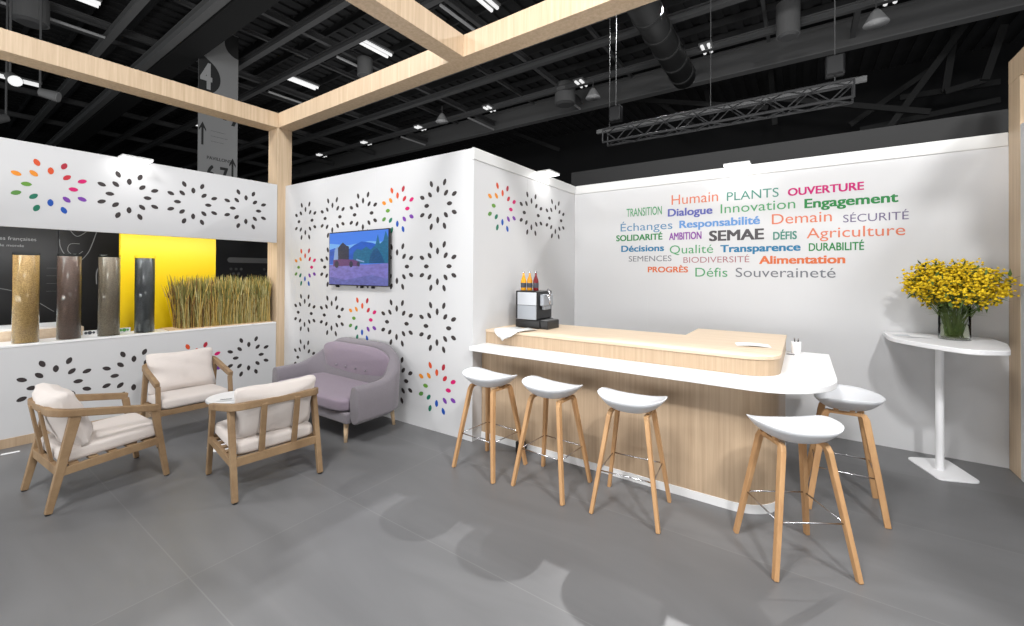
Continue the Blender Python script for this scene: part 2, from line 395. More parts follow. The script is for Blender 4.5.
scr = [emat('screen_sky_high', (70,130,235), 1.1), emat('screen_sky_low', (120,180,245), 1.1), emat('screen_hill', (35,95,200), 1, 8), emat('screen_tree', (35,110,150), 1, 22),
       emat('screen_field', (128,122,196), 1, 14), emat('screen_machine', (50,58,85), 1, 25), emat('screen_red', (105,70,125), 1, 40), emat('screen_pale', (140,170,220)), emat('screen_darktree', (30,85,135), 1, 25), emat('screen_fieldlow', (108,112,180), 1, 16)]
bm = new_bm()
def poly(pts, mi, d):
    vs = [bm.verts.new((x*(TW-.012), -.0455-d*.0003, z*(TH-.012))) for x, z in pts]; bm.faces.new(vs).material_index = mi
poly([(-1,-1),(1,-1),(1,1),(-1,1)], 0, 1)
poly([(-1,-.2),(1,-.2),(1,.55),(.4,.62),(-.3,.5),(-1,.6)], 1, 2)
poly([(-1,-.2),(-1,.35),(-.8,.42),(-.6,.3),(-.3,.35),(-.1,.5),(.15,.62),(.5,.55),(.8,.4),(1,.5),(1,-.2)], 2, 3)
poly([(-.15,-.2),(-.12,.2),(.0,.35),(.15,.3),(.3,.42),(.45,.3),(.6,.45),(.68,.85),(.74,.5),(.85,.6),(.92,.95),(1,.7),(1,-.2)], 3, 4)
poly([(.4,-.2),(.45,.1),(.55,.3),(.66,.35),(.8,.1),(.9,-.2)], 8, 5)
poly([(-1,-1),(1,-1),(1,-.2),(.3,-.24),(-.4,-.2),(-1,-.24)], 4, 6)
poly([(-1,-1),(1,-1),(1,-.75),(.5,-.62),(.1,-.7),(-.4,-.82),(-1,-.7)], 9, 7)
poly([(-.85,-.2),(-.8,.35),(-.68,.5),(-.66,-.2)], 7, 8)
poly([(-.68,-.12),(-.68,.42),(-.6,.52),(-.5,.62),(-.38,.5),(-.28,.45),(-.28,-.12)], 5, 8)
poly([(-.85,-.3),(-.85,-.05),(-.55,-.02),(-.1,-.05),(.1,-.15),(.1,-.3),(-.3,-.28)], 6, 9)
for cx, r_ in ((-.72,.14),(-.2,.12),(.05,.09)): poly([(cx+r_*.55*math.cos(t*PI/6), -.22+r_*math.sin(t*PI/6)) for t in range(12)], 5, 10)
poly([(-.02,-.02),(.25,-.12),(.25,-.16),(-.02,-.08)], 7, 10)
obj('screen', bm, scr, tv)

# ------------------------------------------------------------------ wall top floodlights
def flood(loc, dirv, label, power, wallaxis):
    rz = math.atan2(dirv[1], dirv[0])-PI/2
    t = thing('flood_light', label, 'light', loc, rz, 'floodlights clamped on the wall tops')
    bm = new_bm(); box(bm, -.13, .13, .03, .20, -.012, .01); obj('housing', bm, M_whitetrim, t, bevel=.006)
    bm = new_bm(); box(bm, -.125, .125, .035, .195, -.018, -.011); obj('lens', bm, M_lens, t)
    bm = new_bm(); box(bm, -.02, .02, -.06, .12, .0101, .018); box(bm, -.02, .02, -.06, -.03, .0, .018); obj('bracket', bm, M_black, t)
    ld = bpy.data.lights.new('flood_lamp', 'AREA'); ld.shape = 'RECTANGLE'; ld.size = .28; ld.size_y = .15; ld.energy = power; ld.color = (1, .99, .97)
    l = bpy.data.objects.new('flood_lamp', ld); COL.objects.link(l); l.parent = t
    l.location = (0, .12, -.025); l.rotation_euler = (R(-18), 0, 0)
    return t
flood((XL-.02, 1.40, ZT), (1, 0), 'bright white floodlight on top of the left wall above the rosettes', .9, 0)
flood((XS-.02, 4.42, ZT), (1, 0), 'bright white floodlight on top of the side wall above the coffee machine', 1.5, 0)
flood((-.6, YB+.02, ZT), (0, -1), 'bright white floodlight on top of the back wall above the printed words', 1.3, 1)

# ------------------------------------------------------------------ bar counter
def outline_base(x0, x1, y0, y1, r, off=0):
    """counter footprint: long run and a deeper right end"""
    return [(x0, y0-off)]+arc(x1-r, y0+r, r+off, -90, 0, 14)+[(x1+off, y1), (-.9, y1), (-.9, 4.15), (x0, 4.15)]
bc = thing('bar_counter', 'light oak bar counter with rounded end and white plinth behind the stools', 'counter', (0, 0, 0))
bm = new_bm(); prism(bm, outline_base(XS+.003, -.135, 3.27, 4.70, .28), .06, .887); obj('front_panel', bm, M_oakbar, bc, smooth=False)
bm = new_bm(); prism(bm, outline_base(XS+.003, -.135, 3.27, 4.70, .28, .006), 0, .06); o = obj('plinth', bm, M_gloss, bc); o['label'] = 'white plinth'
wk = bm = new_bm()
prism(bm, [(XS, 3.075)]+arc(.19-.50, 3.075+.50, .50, -90, 0, 20)+[(.19, 4.66), (-.3, 4.66), (-.3, 4.0), (XS, 4.0)], .888, .93)
o = obj('worktop', bm, M_gloss, bevel=.004); tag(o, 'glossy white bar worktop with rounded right corner resting on the oak counter', 'worktop')
ct = thing('counter_shelf', 'raised light oak shelf standing on the white worktop under the coffee machine', 'counter', (0, 0, 0))
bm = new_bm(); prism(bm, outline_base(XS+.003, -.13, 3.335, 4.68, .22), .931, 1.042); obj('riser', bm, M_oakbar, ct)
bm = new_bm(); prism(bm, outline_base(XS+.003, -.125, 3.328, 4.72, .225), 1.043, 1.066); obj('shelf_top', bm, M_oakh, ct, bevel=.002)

# ------------------------------------------------------------------ bar stools
def stool():
    t = thing('bar_stool', '', 'stool', group='white shell bar stools')
    a, b = .235, .20
    def rim(th):
        c, s = math.cos(th), math.sin(th)
        x = a*math.copysign(abs(c)**.85, c); y = b*math.copysign(abs(s)**.85, s)+.035*abs(c)**2-.03
        z = .752+.042*abs(c)**2.6+.035*max(0, -s)**1.4-.006*max(0, s)
        return x, y, z
    bm = new_bm(); N, K = 48, 9
    def surf(bottom, top):
        rows = []
        for j in range(K+1):
            rho = j/K; row = []
            for i in range(N):
                x, y, z = rim(2*PI*i/N)
                if bottom: zz = .682+(z-.682)*rho**2.6; q = rho**.8
                else: zz = .716+(z-.716)*rho**2.2; q = rho
                row.append((x*q, y*q-.0, zz))
            rows.append(row)
        return rows
    top = surf(False, True); bot = surf(True, False)
    def mk(rows):
        c = bm.verts.new((0, 0, rows[0][0][2])); R_ = [[bm.verts.new(p) for p in r] for r in rows[1:]]
        for i in range(N): bm.faces.new((c, R_[0][i], R_[0][(i+1) % N]))
        for u, v in zip(R_, R_[1:]):
            for i in range(N): bm.faces.new((u[i], v[i], v[(i+1) % N], u[(i+1) % N]))
        return R_[-1]
    ra = mk([[(x*.985, y*.985, z+.003) if j == K else (x, y, z) for x, y, z in r] for j, r in enumerate(top)]); rb = mk(bot)
    for i in range(N): bm.faces.new((ra[i], rb[i], rb[(i+1) % N], ra[(i+1) % N]))
    obj('seat', bm, M_shell, t, smooth=True)
    for s in (-1, 1):
        # each bent frame: two legs joined by a bridge running front to back
        fx, tx = .220*s, .122*s
        for q in (-1, 1):
            bm = new_bm()
            path = [(fx, .210*q, 0), (fx+(tx-fx)*.45, (.210-.1*.45)*q, .31), (tx+.006*s, .112*q, .65), (tx, .102*q, .672), (tx, .085*q, .681)]
            sweep(bm, path, .024, .036, ref=(0, q, .0), ws=[.025, .027, .03, .03, .028], hs=[.034, .038, .042, .036, .03])
            obj('leg', bm, M_ash, t, bevel=.005)
        bm = new_bm(); bar(bm, (tx, -.09, .678), (tx, .09, .678), .026, .022); 
        for q in (-.04, .05): box(bm, tx-.012, tx+.012, q-.014, q+.014, .688, .715)
        obj('bridge', bm, M_ash, t, bevel=.003)
        # chrome foot rest rods at z .28
    zz = .285; k = zz/.655; fx = .220-(.098)*k; fy = .210-.10*k
    for q in (-1, 1):
        bm = new_bm(); tube(bm, [(-fx, fy*q, zz), (fx, fy*q, zz)], .0045, 8); obj('foot_rail', bm, M_chrome, t, smooth=True)
        bm = new_bm(); tube(bm, [(fx*q, -fy, zz), (fx*q, fy, zz)], .0045, 8); obj('foot_rail', bm, M_chrome, t, smooth=True)
    return t
st = stool()
ST = [(-2.18, 2.83, -4, 'white shell bar stool at the wall end of the bar, beside the rosette wall'),
      (-1.60, 2.865, -3, 'white shell bar stool in the middle of three along the long bar front'),
      (-.985, 2.90, 5, 'white shell bar stool, rightmost of the three along the long bar front'),
      (-.05, 2.948, 33, 'white shell bar stool nearest the camera, turned at the rounded corner of the bar'),
      (.235, 3.83, 92, 'white shell bar stool at the short right end of the bar, facing the high table')]
for i, (x, y, a, lab) in enumerate(ST):
    if i == 0: st.location = (x, y, 0); st.rotation_euler.z = R(a); st['label'] = lab
    else: dup(st, (x, y, 0), R(a), lab)

# ------------------------------------------------------------------ lounge armchairs
def armchair():
    t = thing('armchair', '', 'armchair', group='wooden lounge armchairs')
    W = .30; YR, YF = -.325, .325
    for s in (-1, 1):
        bm = new_bm(); bar(bm, (W*s, YR, .008), (W*s*.985, YR+.125, .62), .036, .038, ref=(1, 0, 0), w1=.062, t1=.036); lg = obj('leg', bm, M_teak, t, bevel=.004)
        bm = new_bm(); lathe(bm, [(.016, 0), (.016, .01)], (W*s, YR, 0), 12); obj('foot_pad', bm, M_black, lg)
        bm = new_bm(); bar(bm, (W*s, YF, .008), (W*s*.985, YF-.08, .545), .034, .036, ref=(1, 0, 0), w1=.046, t1=.034); lg = obj('leg', bm, M_teak, t, bevel=.004)
        bm = new_bm(); lathe(bm, [(.016, 0), (.016, .01)], (W*s, YF, 0), 12); obj('foot_pad', bm, M_black, lg)
        bm = new_bm(); bar(bm, (W*s, YR+.06, .262), (W*s, YF-.05, .298), .026, .055); obj('side_rail', bm, M_teak, t, bevel=.003)
    # arm and back rail: one bent loop, arms slope up to the back
    def z_at(y): return .672-(y-YR)*(.125/.65)
    pts = []
    r = .10; WB = W+.002; yb = YR+.015
    pts += [(-WB, YF-.065, 0)]
    pts += [(-WB, yb+r, 0)]+[(x, y, 0) for x, y in arc(-WB+r, yb+r, r, 180, 270, 7)][1:]
    pts += [(x, y, 0) for x, y in arc(WB-r, yb+r, r, 270, 360, 7)]
    pts += [(WB, YF-.065, 0)]
    pts = [(x, y, z_at(max(y, yb))) for x, y, _ in pts]
    bm = new_bm(); sweep(bm, pts, .04, .052); obj('arm_rail', bm, M_teak, t, bevel=.007)
    bm = new_bm(); bar(bm, (-W, YR+.052, .268), (W, YR+.052, .268), .03, .062); obj('rear_rail', bm, M_teak, t, bevel=.003)
    bm = new_bm(); bar(bm, (-W, YF-.045, .298), (W, YF-.045, .298), .026, .055); obj('front_rail', bm, M_teak, t, bevel=.003)
    for x in (-.115, .115):
        bm = new_bm(); bar(bm, (x, YR+.052, .29), (x*1.02, YR-.008, .665), .04, .018, ref=(0, 1, 0)); obj('back_slat', bm, M_teak, t, bevel=.003)
    for k in range(5):
        y = YR+.12+k*.105
        bm = new_bm(); bar(bm, (-W, y, .298+k*.003), (W, y, .298+k*.003), .05, .014); obj('seat_slat', bm, M_teak, t)
    bm = new_bm(); cushion(bm, (0, .02, .362), .278, .285, .056, seed=3, wr=.0012, rot=Matrix.Rotation(R(3), 3, 'X'), edge=.78, n=14); obj('seat_cushion', bm, M_cloth, t, smooth=True)
    rot = Matrix.Rotation(R(74+28), 3, 'X')
    bm = new_bm(); cushion(bm, (0, YR+.125, .59), .285, .205, .09, seed=5, wr=.008, rot=Matrix.Rotation(R(-72), 3, 'X'), corner=.10, edge=.28, n=10); obj('back_cushion', bm, M_cloth, t, smooth=True)
    return t
ac = armchair()
ac.location = (-4.465, .853, 0); ac.rotation_euler.z = R(4); ac['label'] = 'wooden lounge armchair with cream cushions, farthest left, seen from its side'
dup(ac, (-3.575, 1.66, 0), R(84), 'wooden lounge armchair with cream cushions seen from behind, in front of the lilac sofa')
dup(ac, (-5.21, 1.66, 0), R(-93), 'wooden lounge armchair with cream cushions facing forward, against the low rosette wall')

# ------------------------------------------------------------------ coffee table with leaflet
rt_ = thing('coffee_table', 'small round white coffee table behind the armchair seen from the back', 'table', (-4.46, 1.77, 0))
bm = new_bm(); lathe(bm, [(.20, .425), (.205, .43), (.205, .445), (.20, .45)], n=48); obj('tabletop', bm, M_tablew, rt_)
bm = new_bm(); lathe(bm, [(.02, .012), (.02, .425)], n=20); obj('pole', bm, M_tablew, rt_, smooth=False)
bm = new_bm(); lathe(bm, [(.19, 0), (.19, .008), (.18, .012)], n=36); obj('base', bm, M_tablew, rt_)
def sheet(name, label, cat, loc, rz, w, d, cols, lift=.0, th=.0016, fold=None, group=None):
    bm = new_bm(); n = 8
    for side in (0,):
        g = [[bm.verts.new((-w/2+w*i/n, -d/2+d*j/n, th+lift*math.sin(PI*i/n)*(.5+.5*math.cos(j*.7)))) for i in range(n+1)] for j in range(n+1)]
        for j in range(n):
            for i in range(n): bm.faces.new((g[j][i], g[j][i+1], g[j+1][i+1], g[j+1][i])).material_index = (1 if fold and fold(i/n, j/n) else 0)
    o = obj(name, bm, cols); o.location = loc; o.rotation_euler.z = rz
    s = o.modifiers.new('thick', 'SOLIDIFY'); s.thickness = .0014; s.offset = -1
    tag(o, label, cat, group); return o
M_dark = mat('dark_print', (.05, .055, .07), .5)
M_greypr = mat('grey_print', (.55, .57, .6), .5)
sheet('leaflet', 'white leaflet with dark picture on the round coffee table', 'leaflet', (-4.38, 1.70, .451), .9, .15, .11, [M_paper, M_dark], .004, fold=lambda u, v: .1 < u < .75 and .3 < v < .6)

# ------------------------------------------------------------------ sofa
sf = thing('sofa', 'lilac grey two seat sofa with curved back and tapered pale legs under the television', 'sofa', (-4.19, 2.70, 0), TV_ANG*.5)
W, YF, YBk = .73, -.31, .27
path = []; hs = []
rr = .24
raw = [(-W, YF)]+[(-W, YF+(YBk-rr-YF)*k/5) for k in range(1, 5)]+arc(-W+rr, YBk-rr, rr, 180, 90, 8)+[(-W+rr+(2*W-2*rr)*k/12, YBk) for k in range(1, 12)]+arc(W-rr, YBk-rr, rr, 90, 0, 8)+[(W, YF+(YBk-rr-YF)*k/5) for k in range(4, 0, -1)]+[(W, YF)]
bm = new_bm(); rings = []
L = [0]
for p, q in zip(raw, raw[1:]): L.append(L[-1]+math.dist(p, q))
for i, (x, y) in enumerate(raw):
    s = min(L[i], L[-1]-L[i])/(L[-1]/2)                    # 0 at arm fronts, 1 in the middle of the back
    k = max(0, min(1, (s-.22)/.5)); k = k*k*(3-2*k)
    top = .555+.30*k+.0*s
    a = raw[max(i-1, 0)]; b = raw[min(i+1, len(raw)-1)]; tx, ty = b[0]-a[0], b[1]-a[1]; n_ = math.hypot(tx, ty); nx, ny = -ty/n_, tx/n_   # outward (left of travel)
    th = .13; lean = .05*k
    ring = []
    prof = [(-.065+.03, .2), (.065-.035-.02, .2), (.065, .24), (.06+lean*.4, .40), (.055+lean, top-.04), (.035+lean, top-.012), (lean, top), (-.045+lean, top-.008), (-.062+lean*.8, top-.035), (-.075-.03*k, .45), (-.07, .25)]
    for d, z in prof: ring.append(bm.verts.new((x+nx*d, y+ny*d, z)))
    rings.append(ring)
m_ = len(rings[0])
for a, b in zip(rings, rings[1:]):
    for k in range(m_): bm.faces.new((a[k], a[(k+1) % m_], b[(k+1) % m_], b[k]))
bm.faces.new(rings[0][::-1]); bm.faces.new(rings[-1])
o = obj('shell', bm, M_sofa, sf, smooth=True, bevel=.012, seg=3)
for p in o.data.polygons: p.use_smooth = True
bm = new_bm(); box(bm, -.66, .66, -.345, .25, .195, .30); obj('base', bm, M_sofa, sf, bevel=.02, seg=3)
bm = new_bm(); pillow(bm, (0, -.06, .365), .645, .325, .07, n=8, puff=.1, cuts=14, seed=8, wr=.002); o = obj('seat_cushion', bm, M_sofaseat, sf, smooth=True); o['label'] = 'lilac seat cushion'
bm = new_bm(); cushion(bm, (0, .225, .60), .60, .225, .065, n=4, edge=.25, cuts=14, seed=9, wr=.002, rot=Matrix.Rotation(R(-80), 3, 'X')); bcu = obj('back_cushion', bm, M_sofaseat, sf, smooth=True)
for r_, z in ((0, .66), (1, .56)):
    for k in range(5 if r_ == 0 else 4):
        x = (k-(2 if r_ == 0 else 1.5))*.18
        bm = new_bm(); bmesh.ops.create_uvsphere(bm, u_segments=12, v_segments=8, radius=.011); o = obj('button', bm, M_sofa, bcu, smooth=True); o.location = (x, .160+(z-.6)*.176, z)
for x in (-.56, .56):
    for y, q in ((-.275, -1), (.27, 1)):
        bm = new_bm(); tube(bm, [(x+.02*math.copysign(1, x), y+.02*q, 0), (x, y, .2)], .016, 14, r1=.026); obj('leg', bm, M_pale, sf, smooth=True)

# ------------------------------------------------------------------ high table, vase, mimosa
ht = thing('high_table', 'tall white pedestal table with rounded triangular top against the back wall', 'table', (.94, 4.93, 0))
def rounded(pts, r, n=7):
    out = []
    for i, p in enumerate(pts):
        a = Vector(pts[i-1]); b = Vector(p); c = Vector(pts[(i+1) % len(pts)])
        u = (a-b).normalized(); v = (c-b).normalized(); rr = r[i] if isinstance(r, (list, tuple)) else r
        p0 = b+u*rr; p1 = b+v*rr
        for k in range(n+1):
            t = k/n; q = p0*(1-t)**2+b*2*t*(1-t)+p1*t*t; out.append((q.x, q.y))
    return out
top = rounded([(-.315, .385), (-.33, -.12), (-.13, -.42), (.06, -.59), (.275, -.46), (.385, .0), (.38, .385)], [.05, .14, .12, .1, .05, .1, .05])
bm = new_bm(); prism(bm, top, 1.062, 1.10); obj('tabletop', bm, M_tablew, ht, bevel=.006)
bm = new_bm(); lathe(bm, [(.027, .014), (.027, 1.062)], (-.0, -.0, 0), 24); obj('pole', bm, M_tablew, ht)
bs = rounded([(-.19, .17), (-.05, -.24), (.22, -.13), (.10, .31)], [.07, .05, .07, .05])
bm = new_bm(); prism(bm, bs, 0, .014); obj('base', bm, M_tablew, ht, bevel=.004)
VX, VY = 1.035, 4.97
vs = thing('vase', 'clear glass cylinder vase with water on the tall white table', 'vase', (VX, VY, 1.1005))
bm = new_bm(); lathe(bm, [(.05, .001), (.094, .001), (.096, .004), (.096, .285), (.093, .285), (.092, .012), (.05, .010)], n=40, capb=True, capt=True); obj('glass', bm, mat('vase_glass', (.95, .98, .97), .02, trans=1, ior=1.07), vs, smooth=True)
bm = new_bm(); lathe(bm, [(.088, .014), (.0895, .016), (.0895, .115)], n=40); obj('water', bm, mat('vase_water', (.93, .94, .80), .02, trans=1, ior=1.03), vs, smooth=True)
mb = thing('mimosa_bouquet', 'bunch of yellow mimosa with green leaves standing in the glass vase', 'flowers', (VX, VY, 1.10))
M_yel = mat('mimosa_yellow', (.70, .48, .01), .85, vary=.35, vscale=60)
M_leaf = mat('mimosa_green', (.07, .12, .025), .7, vary=.4, vscale=30)
M_stem = mat('stem_green', (.10, .14, .03), .7)
rnd = random.Random(11)
bs_, bl, bf = new_bm(), new_bm(), new_bm()
def sph(bm, c, r):
    m4 = Matrix.Translation(c) @ Matrix.Diagonal((r, r, r*.9, 1)); bmesh.ops.create_icosphere(bm, subdivisions=1, radius=1, matrix=m4)
for k in range(80):
    an = rnd.uniform(0, 2*PI); q = rnd.random()**.55
    ex = .295*q*math.cos(an); ey = .22*q*math.sin(an); ez = .425+.15*(1-q**3)+rnd.uniform(-.04, .05)-.01*q
    base = Vector((.05*rnd.uniform(-1, 1), .05*rnd.uniform(-1, 1), .02)); tip = Vector((ex, ey, ez)); mid = Vector((ex*.3, ey*.3, .24))
    pts = [base*(1-t)**2+mid*2*t*(1-t)+tip*t*t for t in [i/6 for i in range(7)]]
    tube(bs_, pts, .0035, 5, r1=.0015)
    d = (tip-mid).normalized()
    for j in range(46):
        t = rnd.uniform(-.16, .04); off = Vector((rnd.gauss(0, .026), rnd.gauss(0, .026), rnd.gauss(0, .026)))
        sph(bl, tip+d*t+off, rnd.uniform(.008, .0145))
    for j in range(17):
        t = rnd.uniform(-.2, .05); c = tip+d*t; a2 = Vector((rnd.uniform(-1, 1), rnd.uniform(-1, 1), rnd.uniform(-.9, .6))).normalized()
        e = c+a2*rnd.uniform(.05, .10); s = a2.cross(Vector((0, 0, 1))).normalized()*rnd.uniform(.006, .012); m2 = (c+e)/2
        v = [bf.verts.new(p) for p in (c, m2+s, e, m2-s)]; bf.faces.new(v)
for k in range(90):      # foliage low around the neck and in the water
    an = rnd.uniform(0, 2*PI); inside = k < 34
    c = Vector((.05*math.cos(an), .05*math.sin(an), rnd.uniform(.03, .1))) if inside else Vector((.06*math.cos(an), .06*math.sin(an), .23))
    e = c+(Vector((rnd.uniform(-.03, .03), rnd.uniform(-.03, .03), .05)) if inside else Vector((.15*math.cos(an), .12*math.sin(an), rnd.uniform(-.03, .06))))
    s = (e-c).cross(Vector((0, 0, 1))).normalized()*.009; m2 = (c+e)/2
    bf.faces.new([bf.verts.new(p) for p in (c, m2+s, e, m2-s)])
obj('stem', bs_, M_stem, mb)['kind'] = 'stuff'
o = obj('blossom', bl, M_yel, mb); o['kind'] = 'stuff'; o['label'] = 'yellow blossom balls'
o = obj('foliage', bf, M_leaf, mb); o['kind'] = 'stuff'; o['label'] = 'green feathery leaves'
sheet('brochure', 'open grey and white brochure on the tall white table beside the vase', 'brochure', (.78, 4.98, 1.1003), .25, .22, .15, [M_paper, M_greypr], .006, fold=lambda u, v: u < .5 and .2 < v < .9)

# ------------------------------------------------------------------ things on the bar
sheet('paper', 'white sheets lying on the raised oak shelf near its rounded end', 'paper', (-.33, 3.86, 1.0665), .2, .24, .17, [M_paper, M_paper], .008)
bm = new_bm()   # folded towel hanging over the shelf edge
n = 12
prof = [(.26, 1.054), (.10, 1.056), (.0, 1.054), (-.02, 1.045), (-.035, 1.0), (-.04, .965)]
g = []
for j, (y, z) in enumerate(prof):
    row = []
    for i in range(n+1):
        u = i/n-.5; hang = max(0, (j-3))/2
        row.append(bm.verts.new((u*.30*(1-.55*hang)+.02*math.sin(3*y), y+.02*math.sin(u*5)*(j < 3), z+.006*math.sin(u*14+j)+(.0 if j < 4 else .018*abs(u)*4*hang))))
    g.append(row)
for a, b in zip(g, g[1:]):
    for i in range(n): bm.faces.new((a[i], a[i+1], b[i+1], b[i]))
o = obj('towel', bm, mat('white_cotton', (.7, .7, .68), .9, bump=.3, bscale=90), smooth=True); o.location = (-2.37, 3.318, .018); o.rotation_euler.z = R(-12)
s = o.modifiers.new('thick', 'SOLIDIFY'); s.thickness = .006; s.offset = 1
tag(o, 'white cloth hanging over the oak shelf edge beside the coffee machine', 'towel')

cm = thing('coffee_machine', 'black and grey coffee machine carrying three bottles on the raised oak shelf', 'coffee machine', (-2.29, 3.79, 1.0665), R(0))
M_sil = mat('silver_grey_panel', (.33, .35, .38), .35, .3)
M_sil2 = mat('pale_grey_panel', (.48, .50, .53), .3, .2)
bm = new_bm(); box(bm, -.195, .10, -.14, .16, 0, .09); box(bm, -.195, .075, -.14, .16, .09, .385); obj('body', bm, M_black, cm, bevel=.012)
bm = new_bm(); box(bm, -.165, .065, -.149, -.139, .09, .235, 0); box(bm, -.165, .065, -.149, -.139, .237, .37, 1); obj('water_tank', bm, [M_sil, M_sil2], cm, bevel=.004)
bm = new_bm(); box(bm, .076, .125, -.10, .10, .23, .35); box(bm, .08, .115, -.07, .07, .19, .23); bh = obj('brew_head', bm, M_sil, cm, bevel=.01)
bm = new_bm(); tube(bm, [(.12, -.06, .34), (.15, -.06, .34), (.175, -.06, .30), (.17, -.06, .25)], .008, 10); obj('lever', bm, M_chrome, bh, smooth=True)
bm = new_bm(); tube(bm, [(.10, .02, .40), (.13, .02, .36), (.10, .02, .30)], .012, 10); obj('steam_spout', bm, M_chrome, bh, smooth=True)
bm = new_bm(); box(bm, .101, .19, -.13, .11, 0, .085); dt = obj('drip_tray', bm, M_black, cm, bevel=.006)
bm = new_bm(); box(bm, .108, .182, -.12, .10, .086, .09); obj('drip_grate', bm, M_steel2, dt)
def bottle():
    t = thing('juice_bottle', '', 'bottle', group='juice bottles on the coffee machine')
    bm = new_bm(); lathe(bm, [(.025, 0), (.028, .004), (.028, .08), (.025, .095), (.012, .125), (.010, .15)], n=20); obj('juice', bm, M_paper, t, smooth=True)
    bm = new_bm(); lathe(bm, [(.0115, .15), (.0115, .165)], n=16); obj('cap', bm, M_chrome, t)
    bm = new_bm(); lathe(bm, [(.0286, .025), (.0286, .065)], n=20, capb=False, capt=False); obj('paper_label', bm, M_dark, t, smooth=True)
    return t
jc = [mat('orange_juice', (.75, .33, .01), .25, coat=.6), mat('amber_juice', (.62, .27, .02), .25, coat=.6), mat('cherry_juice', (.16, .01, .015), .25, coat=.6)]
bl_lab = ['bright orange juice bottle, leftmost of the three on the coffee machine', 'amber juice bottle between the orange and the red ones on the coffee machine', 'dark red juice bottle, rightmost of the three on the coffee machine']
b0 = bottle()
for i in range(3):
    loc = (-2.43+i*.064, 3.72+.02*i, 1.0665+.3855)
    b = b0 if i == 0 else dup(b0, loc, 0, '')
    b.location = loc; b['label'] = bl_lab[i]; b.scale = (1.05, 1.05, 1.22)
    j = [c for c in b.children if c.name.startswith('juice')][0]
    j.data = j.data.copy(); j.data.materials[0] = jc[i]

mg = thing('pen_cup', 'white cup holding dark pens on the white worktop beside the oak shelf', 'cup', (-.05, 4.52, .9305))
bm = new_bm(); lathe(bm, [(.034, 0), (.036, .004), (.038, .105), (.035, .105), (.033, .008)], n=28); obj('cup', bm, M_gloss, mg, smooth=True)
for k, (dx, dy) in enumerate(((-.012, .006), (.016, -.01))):
    p = thing('pen', ['dark pen leaning to the left in the white cup on the worktop', 'dark pen leaning to the right in the white cup on the worktop'][k], 'pen', (-.05, 4.52, .9305), 0, 'pens in the white cup')
    bm = new_bm(); tube(bm, [(dx*.3, dy, .01), (dx, dy, .125)], .0045, 8); obj('barrel', bm, M_black, p)
    bm = new_bm(); tube(bm, [(dx, dy, .125), (dx*1.1, dy, .14)], .0052, 8); obj('button', bm, M_chrome, p)
bm = new_bm(); box(bm, -.06, .0, -.02, .02, 0, .0035)
bm2 = bm; o = obj('pad', bm2, mat('dark_card', (.06, .06, .07), .5)); o.location = (-.06, 4.44, .9302); tag(o, 'small dark card lying on the worktop in front of the white cup', 'card')

# ------------------------------------------------------------------ seed columns, wheat and tags on the ledge
SD = [('pale golden seeds', (.30, .155, .04), (.58, .36, .12), 170, 'clear column filled with golden seeds, leftmost on the ledge'),
      ('dark brown seeds', (.06, .03, .02), (.16, .085, .06), 260, 'clear column filled with dark brown seeds, second from the left on the ledge'),
      ('grey brown seeds', (.11, .08, .05), (.27, .20, .13), 260, 'clear column filled with grey brown seeds, left of the yellow panel edge'),
      ('black seeds', (.012, .013, .015), (.07, .075, .08), 260, 'clear column filled with black seeds in front of the yellow panel')]
M_acr = mat('clear_acrylic', (.97, 1, .99), .02, trans=1, ior=1.012)
for i, (nm, d, l, sc, lab) in enumerate(SD):
    y = (.655, .945, 1.245, 1.543)[i]
    t = thing('seed_column', lab, 'seed column', (-6.15, y, ZL+.0005), 0, 'seed columns on the ledge')
    bm = new_bm(); lathe(bm, [(.088, 0), (.088, .865), (.0876, .865), (.0876, .004)], n=36); obj('tube', bm, M_acr, t, smooth=False)
    for p in t.children[0].data.polygons: p.use_smooth = len(p.vertices) == 4
    bm = new_bm(); lathe(bm, [(.0872, .005), (.0872, .84)], n=36); o = obj('seeds', bm, seed_mat('seed_fill_%s' % nm.split()[0]+nm.split()[1], d, l, sc), t); o['label'] = nm
    for p in o.data.polygons: p.use_smooth = len(p.vertices) == 4
wheat_cols = [mat('wheat_straw', (.52, .35, .09), .8), mat('wheat_olive', (.20, .19, .05), .8), mat('wheat_brown', (.17, .085, .025), .8), mat('wheat_pale', (.55, .48, .22), .8)]
bm = new_bm(); rnd = random.Random(5)
for k in range(2000):
    y = rnd.uniform(1.85, 2.885); x = rnd.uniform(-6.33, -6.06); h = rnd.triangular(.36, .66, .53); dx, dy = rnd.gauss(0, .018), rnd.gauss(0, .03)
    f = (y-1.75)/1.13
    mi = rnd.choices([0, 1, 2, 3], [3, 2-1.2*abs(f-.2), max(.3, 3.5-6*f), 1+2.5*f])[0]
    z0 = ZL+.012
    tube(bm, [(x, y, z0), (x+dx, y+dy, z0+h*.78)], .0022, 4, mi, cap=False)
    tube(bm, [(x+dx, y+dy, z0+h*.72), (x+dx*1.2, y+dy*1.25, z0+h*.86), (x+dx*1.5, y+dy*1.6, z0+h)], .0065, 5, 1 if (mi == 1 or rnd.random() < .45) else mi, r1=.001, cap=False)
o = obj('wheat', bm, wheat_cols); tag(o, 'row of dried wheat stalks standing at the right end of the ledge', 'wheat', kind='stuff')
bm = new_bm(); box(bm, -6.345, -6.05, 1.74, 2.895, ZL, ZL+.012); o = obj('planter_tray', bm, M_pale); tag(o, 'thin tray holding the dried wheat stalks on the ledge', 'tray')
M_grn = mat('leaf_green_print', (.08, .32, .06), .5)
